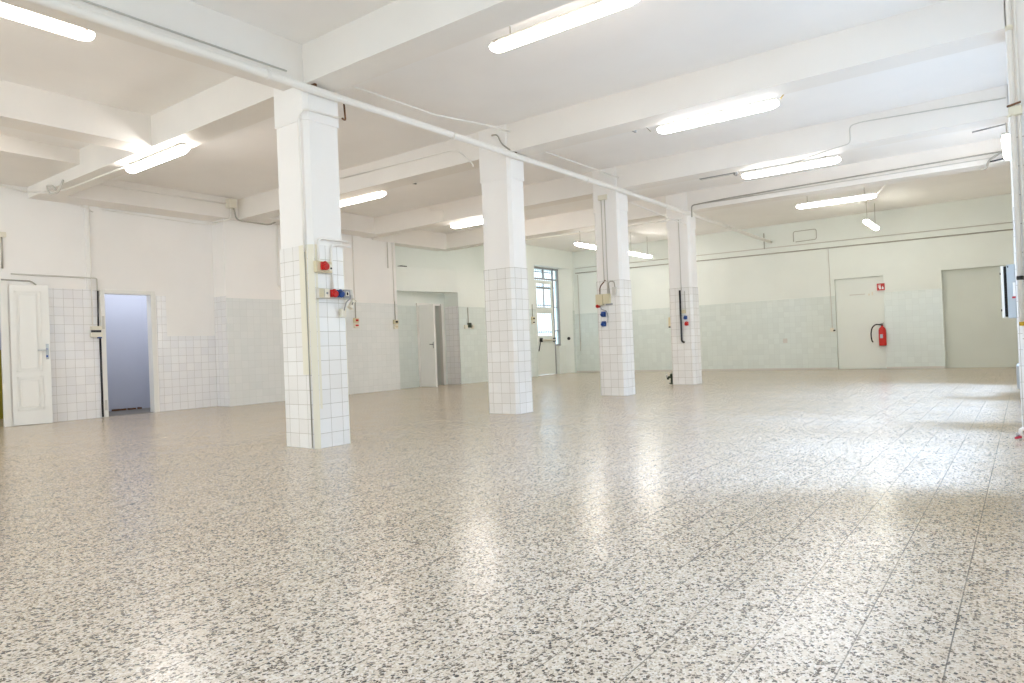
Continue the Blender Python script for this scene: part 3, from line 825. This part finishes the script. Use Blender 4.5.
wall_sw(XL2 + .008, 17.66, 1.75, 'switch pair on the wall left of the glazed door', 'dark', cond=2.25)
single(MB().box(-12.75, XL1 + .02, 12.42, 12.62, 3.092, 3.12, 'dark', .008), 'debris_piece', (-12.7, 12.5, 3.09), 'dark scrap lying on the ledge above the alcove, its left end', 'debris')
single(MB().box(-12.75, XL1 + .02, 13.85, 13.98, 3.092, 3.12, 'cdark', .008), 'debris_piece', (-12.7, 13.8, 3.09), 'grey scrap lying on the ledge above the alcove, its right end', 'debris')

# switch box between the two left doors
XW = XL0 + .03
e = empty('wall_switch', (XL0, 5.39, 1.51), 'grey and ivory switch box on the dark conduit between the two left doorways', 'switch')
part(MB().box(XL0 + .008, XL0 + .075, 5.30, 5.47, 1.53, 1.6, 'ivory', .006), 'upper_box', e)
part(MB().box(XL0 + .008, XL0 + .06, 5.31, 5.46, 1.49, 1.53, 'dsteel', .003), 'band', e)
part(MB().box(XL0 + .008, XL0 + .075, 5.29, 5.47, 1.405, 1.49, 'ivory', .006), 'lower_box', e)
part(MB().box(XL0 + .02, XL0 + .08, 5.40, 5.46, 1.385, 1.41, 'blue', .004), 'gland', e)
line([(XL0 + .02, 5.455, 1.40), (XL0 + .02, 5.455, .01)], .017, 'dsteel', 'wall_conduit', 'dark conduit running down to the floor between the two left doorways', 'conduit')
line([(XL0 + .025, 5.44, 2.22), (XL0 + .02, 5.43, 1.6)], .013, 'dsteel', 'wall_conduit', 'dark conduit above the switch box between the two left doorways', 'conduit')
line([(XL0 + .05, 5.42, 2.22), (XL0 + .05, 5.42, 2.43), (XL0 + .05, 5.38, 2.44), (XL0 + .03, 4.15, 2.44)], .012, 'conduit', 'wall_conduit', 'conduit running level over the left panel door and down to the switch box', 'conduit')
line([(XL0 + .045, 5.33, 1.6), (XL0 + .045, 5.33, 3.7)], .010, 'pipe', 'wall_conduit', 'thin pale conduit rising from the switch box to the beam', 'conduit')
line([(XL0 + .02, 4.02, 2.34), (XL0 + .02, 4.42, 2.34), (XL0 + .02, 4.5, 2.28)], .012, 'cdark', 'wall_conduit', 'short bent conduit just over the left panel door', 'conduit')
line([(XL0 + .02, 4.04, 3.02), (XL0 + .02, 4.04, 2.52)], .014, 'cdark', 'wall_conduit', 'upright conduit at the left edge of the picture over the panel door', 'conduit')
single(MB().box(XL0, XL0 + .05, 3.95, 4.1, 3.02, 3.1, 'ivory', .005), 'junction_box', (XL0, 4.0, 3.02), 'ivory junction box at the left edge of the picture over the panel door', 'junction box')
line([(XL0 + .02, 3.0, 3.92), (XL0 + .02, 4.0, 3.85), (XL0 + .02, 5.25, 3.68), (XL0 + .05, 5.4, 3.6)], .014, 'pipe', 'wall_conduit', 'pale conduit sagging along the left wall just below the ceiling', 'conduit')
line([(-12.47, 5.0, 3.98), (-12.47, 7.75, 3.97)], .014, 'pipe', 'beam_conduit', 'pale conduit along the side beam above the blue-grey doorway', 'conduit')
line([(XL0 + .03, 5.55, 3.66), (XL0 + .03, 7.4, 3.62), (XL0 + .25, 7.58, 3.62)], .010, 'pipe', 'wall_conduit', 'thin conduit under the side beam above the blue-grey doorway', 'conduit')
e = single(MB().box(-12.5, -12.36, 7.60, 7.76, 3.89, 4.07, 'ivory', .008), 'junction_box', (-12.42, 7.7, 3.89), 'large ivory junction box on the side beam left of the near column', 'junction box')
line([(-12.45, 7.68, 3.89), (-12.46, 7.68, 3.68), (-12.6, 7.58, 3.64), (-12.9, 7.58, 3.66)], .013, 'pipe', 'box_conduit', 'pale conduit curling left from under the large junction box', 'conduit', None, 8, .12)
line([(-12.40, 7.72, 3.89), (-12.40, 7.76, 3.66), (-12.35, 8.5, 3.64), (-12.35, 8.75, 3.82)], .016, 'cdark', 'box_conduit', 'dark conduit looping right from under the large junction box', 'conduit', None, 8, .15)
line([(XL1 + .02, 8.84, 3.72), (XL1 + .02, 8.80, 2.42), (XL1 + .02, 8.9, 2.40)], .014, 'pipe', 'wall_conduit', 'pale upright conduit on the wall just left of the near column', 'conduit')
line([(-11.6, 4.41, 3.74), (-11.75, 4.40, 3.58), (-12.1, 4.40, 3.60), (-12.2, 4.40, 3.76), (-11.9, 4.38, 3.70), (-11.8, 4.38, 3.62)], .016, 'conduit', 'cable_coil', 'looped grey cable at the wall end of the first cross beam', 'cable', None, 8, .12)

# ------------------------------------------------------------------ left doorways
# first: doorway with a swung-open panel leaf, two-tone room behind
d1 = MB()
d1.box(XL0 - .03, XL0 + .02, 4.0, 4.1, 0, 2.33, 'white2', .004)
d1.box(XL0 - .03, XL0 + .02, 2.95, 3.05, 0, 2.33, 'white2', .004)
d1.box(XL0 - .03, XL0 + .02, 3.052, 3.998, 2.25, 2.33, 'white2', .004)
door1 = struct(d1, 'door_1', 'white framed doorway at the left edge with a swung-open panel door', 'door')
hx, hy = XL0 + .045, 4.11
ex, ey = -12.82, 4.60
dv = Vector((ex - hx, ey - hy, 0)); Lw = dv.length; dv.normalize()
nv = Vector((dv.y, -dv.x, 0))
leaf = MB()
def dbox(mb, a0, a1, z0, z1, t0, t1, m, bev=.004):
    c = Vector((hx, hy, 0)) + dv * ((a0 + a1) / 2) + nv * ((t0 + t1) / 2) + Vector((0, 0, (z0 + z1) / 2))
    mb.obox(c, (dv, nv, (0, 0, 1)), (a1 - a0, t1 - t0, z1 - z0), m, bev)
dbox(leaf, 0, Lw, .01, 2.26, -.02, .012, 'white2')
for z0, z1 in ((.24, .78), (.86, 2.16)):
    dbox(leaf, .06, Lw - .11, z0, z0 + .03, .012, .026, 'white2')
    dbox(leaf, .06, Lw - .11, z1 - .03, z1, .012, .026, 'white2')
    dbox(leaf, .06, .09, z0, z1, .012, .026, 'white2')
    dbox(leaf, Lw - .14, Lw - .11, z0, z1, .012, .026, 'white2')
    dbox(leaf, .12, Lw - .17, z0 + .06, z1 - .06, .012, .022, 'white2', .008)
lf = struct(leaf, 'door_leaf', parent=door1)
hd = MB()
dbox(hd, Lw - .06, Lw - .02, 1.05, 1.30, .012, .018, 'steel', .001)
dbox(hd, Lw - .05, Lw - .03, 1.19, 1.21, .018, .06, 'steel', .002)
dbox(hd, Lw - .17, Lw - .03, 1.19, 1.21, .05, .065, 'steel', .004)
for z in (1.205, 1.10):
    dbox(hd, Lw - .062, Lw - .028, z - .02, z + .02, .018, .024, 'blue', .003)
struct(hd, 'handle', parent=lf)
rb = MB()
rb.box(-15.3, -15.2, 1.5, 4.9, 1.27, 2.9, 'greyw').box(-15.3, -15.2, 1.5, 4.9, 0, 1.27, 'olive')
rb.box(-15.2, XL0 - TL, 4.8, 4.9, 1.27, 2.9, 'greyw').box(-15.2, XL0 - TL, 4.8, 4.9, 0, 1.27, 'olive')
rb.box(-15.2, XL0 - TL, 1.5, 1.6, 0, 2.9, 'greyw')
rb.box(XL0 - TL, XL0 - .03, 4.05, 4.055, 0, 1.27, 'olive')
struct(rb, 'wall_side_room')
# second doorway, blue-grey room behind
d2_ = MB()
d2_.box(XL0 - .14, XL0 + .025, 5.47, 5.55, 0, 2.25, 'white2', .004)
d2_.box(XL0 - .14, XL0 + .025, 6.35, 6.43, 0, 2.25, 'white2', .004)
d2_.box(XL0 - .14, XL0 + .025, 5.552, 6.348, 2.18, 2.25, 'white2', .004)
door2 = struct(d2_, 'door_2', 'doorless white framed doorway onto a blue-grey room', 'doorway')
struct(MB().box(XL0 + .026, XL0 + .03, 5.49, 5.53, 1.55, 1.78, 'conduit').box(XL0 + .026, XL0 + .03, 5.49, 5.53, .12, .3, 'conduit'), 'latch_plate', parent=door2)
rb = MB()
rb.box(-14.5, -14.4, 4.95, 8.5, 0, 2.9, 'greyw')
rb.box(-14.4, XL0 - TL, 8.4, 8.5, 0, 2.9, 'greyw').box(-14.4, XL0 - TL, 4.95, 5.0, 0, 2.9, 'greyw')
struct(rb, 'wall_grey_room')
struct(MB().box(-15.2, XL0 - TL, 1.6, 8.4, 2.85, 2.95, 'greyw'), 'ceiling_side_rooms')
struct(MB().box(-14.4, XL0 - .02, 5.0, 8.4, 0.0, .006, 'gfloor'), 'floor_grey_room')
l = MB()
for k in range(26):
    a = random.random() * 6.28; yy = 6.2 + random.random() * .55; xx = -14.37 + random.random() * .06
    l.obox((xx, yy, .02), ((math.cos(a), math.sin(a), 0), (-math.sin(a), math.cos(a), 0), (0, 0, 1)), (.03 + random.random() * .05, .03, .02 + random.random() * .02), 'rust', .006)
single(l, 'rubble', (-14.3, 6.9, 0), 'brown crumbled plaster along the foot of the blue-grey room wall', 'rubble', None, 'stuff')

# alcove door, open leaf
d3_ = MB()
d3_.box(-12.80, -12.74, 13.07, 13.14, 0, 2.2, 'white2', .004)
d3_.box(-12.80, -12.70, 13.96, 14.05, 0, 2.2, 'white2', .004)
d3_.box(-12.80, -12.74, 13.142, 13.958, 2.14, 2.2, 'white2', .004)
door3 = struct(d3_, 'door_3', 'white door standing open in the tiled alcove', 'door')
hx, hy, ex, ey = -12.735, 13.13, -12.05, 12.97
dv = Vector((ex - hx, ey - hy, 0)); Lw = dv.length; dv.normalize()
nv = Vector((dv.y, -dv.x, 0))
leaf = MB(); dbox(leaf, 0, Lw, .01, 2.13, -.02, .02, 'white2')
lf = struct(leaf, 'door_leaf', parent=door3)
hd = MB()
dbox(hd, Lw - .08, Lw - .04, 1.0, 1.16, .02, .026, 'steel', .001)
dbox(hd, Lw - .07, Lw - .05, 1.09, 1.11, .026, .06, 'dsteel', .002)
dbox(hd, Lw - .17, Lw - .05, 1.09, 1.11, .05, .064, 'dsteel', .004)
struct(hd, 'handle', parent=lf)
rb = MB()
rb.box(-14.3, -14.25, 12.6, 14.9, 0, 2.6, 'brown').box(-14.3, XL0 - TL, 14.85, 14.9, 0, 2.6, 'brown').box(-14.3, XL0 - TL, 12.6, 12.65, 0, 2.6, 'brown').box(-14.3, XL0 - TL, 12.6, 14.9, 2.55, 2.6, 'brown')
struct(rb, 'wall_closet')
pp = MB()
for k in range(3):
    pp.tube([(-13.42, 13.74 + k * .11, .02), (-13.42, 13.74 + k * .11, 2.4)], .022, 'steel' if k != 1 else 'grey', 10)
single(pp, 'closet_pipework', (-13.42, 13.8, 0), 'grey upright pipes in the dark gap beside the open alcove door', 'pipes')

# exit door with glazing in the far corner
XD = -12.60
d4 = MB()
def fb(y0, y1, z0, z1, m='dsteel', a=-.03, b_=.03, mb=None):
    (mb or d4).box(XD + a, XD + b_, y0, y1, z0, z1, m, .004)
fb(18.15, 18.21, 0, 3.5, 'grey'); fb(19.33, 19.38, 0, 3.5, 'grey'); fb(18.15, 19.69, 3.44, 3.5, 'grey'); fb(18.15, 19.69, 3.10, 3.15, 'grey')
fb(18.78, 18.83, 3.15, 3.44, 'grey'); fb(19.63, 19.69, .95, 3.5, 'grey'); fb(19.36, 19.69, .93, .99, 'grey'); fb(19.36, 19.69, 1.42, 1.45, 'grey'); fb(19.36, 19.69, 2.2, 2.23, 'grey')
door4 = struct(d4, 'door_4', 'glazed metal exit door with a push bar in the far corner', 'door')
lf_ = MB()
fb(18.22, 18.38, .01, 3.08, 'wallg', -.02, .02, lf_); fb(19.21, 19.325, .01, 3.08, 'wallg', -.02, .02, lf_)
for z0, z1 in ((.01, 1.27), (2.0, 2.2), (2.97, 3.08)):
    fb(18.38, 19.21, z0, z1, 'wallg', -.02, .02, lf_)
fb(18.78, 18.82, 2.2, 2.97, 'grey', -.02, .02, lf_)
fb(18.38, 19.21, 2.80, 2.84, 'grey', -.02, .02, lf_)
leaf4 = struct(lf_, 'door_leaf', parent=door4)
bar = MB()
bar.box(XD + .02, XD + .11, 18.44, 18.50, 1.07, 1.2, 'black', .008).box(XD + .02, XD + .11, 19.22, 19.28, 1.07, 1.2, 'black', .008)
struct(bar, 'push_bar_bracket', parent=leaf4)
struct(MB().tube([(XD + .09, 18.48, 1.13), (XD + .09, 19.24, 1.13)], .035, 'ivory', 10), 'push_bar', parent=leaf4)
struct(MB().tube([(XD + .06, 18.44, 1.08), (XD + .05, 18.34, .78)], .016, 'dsteel', 8), 'lever', parent=leaf4)
struct(MB().box(XD - .004, XD + .004, 18.36, 19.23, 1.25, 2.99, 'glass').box(XD - .004, XD + .004, 18.2, 19.65, 3.14, 3.46, 'glass').box(XD - .004, XD + .004, 19.36, 19.65, .98, 3.12, 'glass'), 'pane', parent=door4)
gr = MB()
for k in range(14):
    y = 18.2 + k * .105
    gr.tube([(XD - .16, y, 1.0), (XD - .16, y, 3.46)], .009, 'grey', 6)
for z in (1.4, 2.28, 2.88, 3.38):
    gr.box(XD - .17, XD - .15, 18.16, 19.69, z - .015, z + .015, 'grey')
struct(gr, 'security_grille', parent=door4)
single(MB().lathe((XL2 - .10, 19.93, 1.16), (.6, -1, 0), [(.05, 0), (.055, .02), (.04, .05), (.02, .06)], 'black', 14), 'door_stop', (XL2 - .12, 20.06, 1.16), 'round black knob on the reveal right of the glazed door', 'door stop')

# flush back door in its shallow recess
d5 = MB()
d5.box(-4.09, -2.94, YB + .06, YB + .1, .01, 2.41, 'wallg', .004)
door5 = struct(d5, 'door_5', 'flush white door painted into the back wall', 'door')
struct(MB().box(-3.75, -3.38, YB + .05, YB + .06, 1.965, 1.985, 'conduit').box(-3.22, -3.19, YB + .045, YB + .06, 1.93, 2.02, 'ivory').box(-3.3, -3.27, YB + .045, YB + .06, 1.93, 1.98, 'ivory'), 'latch', parent=door5)

# ------------------------------------------------------------------ fire extinguisher and its sign
FX, FY = -2.99, YB - .08
fe = empty('fire_extinguisher', (FX, FY, .62), 'red fire extinguisher hung at the right edge of the flush back door', 'fire extinguisher')
part(MB().lathe((FX, FY, .60), (0, 0, 1), [(.06, 0), (.085, .012), (.088, .03), (.088, .40), (.075, .45), (.045, .485), (.028, .5), (.028, .52)], 'red', 24), 'cylinder', fe)
part(MB().lathe((FX, FY, 1.12), (0, 0, 1), [(.022, 0), (.026, .01), (.026, .035), (.012, .045)], 'dsteel', 14), 'valve', fe)
part(MB().obox((FX - .03, FY, 1.17), ((1, 0, .25), (0, 1, 0), (-.25, 0, 1)), (.15, .03, .012), 'black', .004).obox((FX - .03, FY, 1.14), ((1, 0, -.1), (0, 1, 0), (.1, 0, 1)), (.13, .028, .01), 'black', .004), 'handle', fe)
part(MB().tube([(FX - .02, FY, 1.14), (FX - .14, FY, 1.17), (FX - .24, FY, 1.08), (FX - .27, FY, .9), (FX - .25, FY - .01, .74), (FX - .22, FY - .01, .70)], .016, 'black', 10, .12), 'hose', fe)
part(MB().box(FX - .045, FX + .02, FY - .0905, FY - .078, .80, .90, 'panelg', .003), 'paper_label', fe)
part(MB().box(FX - .03, FX + .03, FY + .07, YB - .0005, .85, .92, 'dsteel', .004), 'bracket', fe)
SXc, SZ = -2.99, 2.13
sg = empty('extinguisher_sign', (SXc, YB, SZ), 'small red square safety sign with a white pictogram above the extinguisher', 'sign')
YS = YB - .02
part(MB().box(SXc - .09, SXc + .09, YS, YS + .0195, SZ - .09, SZ + .09, 'signred', .003), 'plate', sg)
s = MB()
s.box(SXc - .04, SXc + .0, YS - .003, YS - .0005, SZ - .06, SZ + .025, 'label')
s.box(SXc - .03, SXc - .01, YS - .003, YS - .0005, SZ + .03, SZ + .045, 'label')
s.box(SXc - .055, SXc + .005, YS - .003, YS - .0005, SZ + .048, SZ + .058, 'label')
s.box(SXc - .06, SXc - .05, YS - .003, YS - .0005, SZ - .02, SZ + .05, 'label')
s.prism([(SXc + .02, YS - .003), (SXc + .065, YS - .003), (SXc + .065, YS - .0005), (SXc + .02, YS - .0005)], SZ - .06, SZ - .015, 'label')
s.box(SXc + .035, SXc + .05, YS - .003, YS - .0005, SZ - .015, SZ + .02, 'label')
part(s, 'pictogram', sg)

# ------------------------------------------------------------------ right wall pillar: pipes, cabinet, valve
pl_x, pl_y = -0.021, 4.43
G = 'upright pipes on the nearest wall pillar'
pz = .02
p1 = empty('riser_pipe', (pl_x + .02, pl_y - .03, 1), 'thicker white riser pipe on the nearest wall pillar, with a black joint', 'pipe', G)
part(MB().tube([(pl_x + .006, pl_y - .032, ZC - .02), (pl_x + .006, pl_y - .032, .97)], .011, 'pipe', 12), 'pipe_run', p1)
part(MB().lathe((pl_x + .006, pl_y - .032, 1.19), (0, 0, 1), [(.0155, 0), (.0165, .006), (.0165, .014), (.0155, .02)], 'black', 14), 'joint', p1)
part(MB().lathe((pl_x + .006, pl_y - .032, .955), (0, 0, 1), [(.012, 0), (.014, .02)], 'yellow', 12), 'end_fitting', p1)
part(MB().lathe((pl_x + .006, pl_y - .032, 2.47), (0, 0, 1), [(.0155, 0), (.0165, .012), (.0155, .024)], 'cream', 12), 'collar', p1)
line([(pl_x + .032, pl_y - .02, ZC - .02), (pl_x + .032, pl_y - .02, 1.0)], .008, 'pipe', 'riser_pipe', 'thinner white riser pipe on the nearest wall pillar, by the picture edge', 'pipe', G)
br = empty('pipe_bracket', (pl_x, pl_y - .03, 2.05), 'yellowed bracket clamping the riser pipes to the wall pillar', 'bracket')
part(MB().box(pl_x - .012, pl_x + .045, pl_y - .055, pl_y - .02, 2.03, 2.075, 'cream', .004), 'clamp', br)
part(MB().obox((pl_x + .012, pl_y - .056, 2.083), ((1, 0, .2), (0, 1, 0), (-.2, 0, 1)), (.06, .02, .006), 'rust', .001), 'top_strap', br)
part(MB().obox((pl_x - .006, pl_y - .05, 2.035), ((1, 0, .8), (0, 1, 0), (-.8, 0, 1)), (.03, .02, .01), 'cream', .002), 'hook', br)
# distribution cabinet on the second pillar
cb = empty('distribution_cabinet', (-.06, 7.95, 1.04), 'grey-blue electrical cabinet with an open door on the right wall', 'electrical cabinet')
part(MB().box(-.128, -.062, 7.88, 8.22, 1.035, 1.53, 'panelg', .004), 'housing', cb)
part(MB().box(-.150, -.1285, 7.90, 8.20, 1.05, 1.515, 'dark', .002), 'interior', cb)
part(MB().box(-.172, -.151, 7.87, 8.23, 1.04, 1.52, 'white', .003), 'door', cb)
part(MB().box(-.085, -.064, 7.874, 7.8795, 1.235, 1.36, 'label', .001), 'paper_label', cb)
part(MB().box(-.093, -.066, 7.874, 7.8795, 1.215, 1.232, 'redp', .001), 'red_print', cb)
part(MB().box(-.12, -.112, 7.868, 7.88, 1.50, 1.515, 'black', .002).box(-.18, -.172, 7.88, 7.9, 1.44, 1.46, 'dsteel', .002).box(-.18, -.172, 7.88, 7.9, 1.10, 1.12, 'dsteel', .002), 'fastener', cb)
# cables where the fourth beam meets the right wall
line([(-.5, 14.0, 3.6), (-.43, 14.05, 3.62), (-.4, 14.08, 3.75), (-.2, 14.08, 3.86), (-.13, 14.1, 3.84)], .018, 'cdark', 'cable_loop', 'dark curved cable at the right end of the last cross beam', 'cable')
line([(-.42, 14.08, 3.72), (-.2, 14.1, 3.74), (-.13, 14.1, 3.78)], .012, 'dsteel', 'cable_loop', 'second smaller cable at the right end of the last cross beam', 'cable')
line([(-.5, 11.52, 3.66), (-.12, 11.52, 3.69)], .01, 'grey', 'lamp_cable', 'short grey conduit under the third cross beam at the wall pipes', 'conduit')
# radiator valve and radiator end by the right wall
rv = empty('radiator_valve', (-.08, 7.15, .03), 'red handled valve low at the right edge of the picture', 'valve')
part(MB().tube([(-.02, 7.15, .10), (-.07, 7.15, .10), (-.07, 7.15, .0)], .014, 'pipe', 10, .03), 'pipe', rv)
part(MB().lathe((-.07, 7.15, .05), (-1, 0, 0), [(.014, 0), (.018, .01), (.018, .03)], 'steel', 12), 'body', rv)
part(MB().obox((-.085, 7.13, .03), ((1, 0, .3), (0, 1, 0), (-.3, 0, 1)), (.05, .03, .018), 'redp', .004), 'handle', rv)
rad = empty('radiator', (-.03, 12.3, 0), 'pale grey radiator end low against the right wall beyond the cabinet', 'radiator')
for k in range(7):
    part(MB().box(-.13, .05, 11.75 + k * .1, 11.83 + k * .1, .1, .42, 'panelg', .02), 'fin', rad)
part(MB().tube([(-.04, 11.72, .14), (-.04, 12.46, .14)], .025, 'panelg', 10), 'pipe', rad)
part(MB().box(-.10, .0, 11.8, 11.84, .0, .1, 'grey', .006), 'foot', rad)
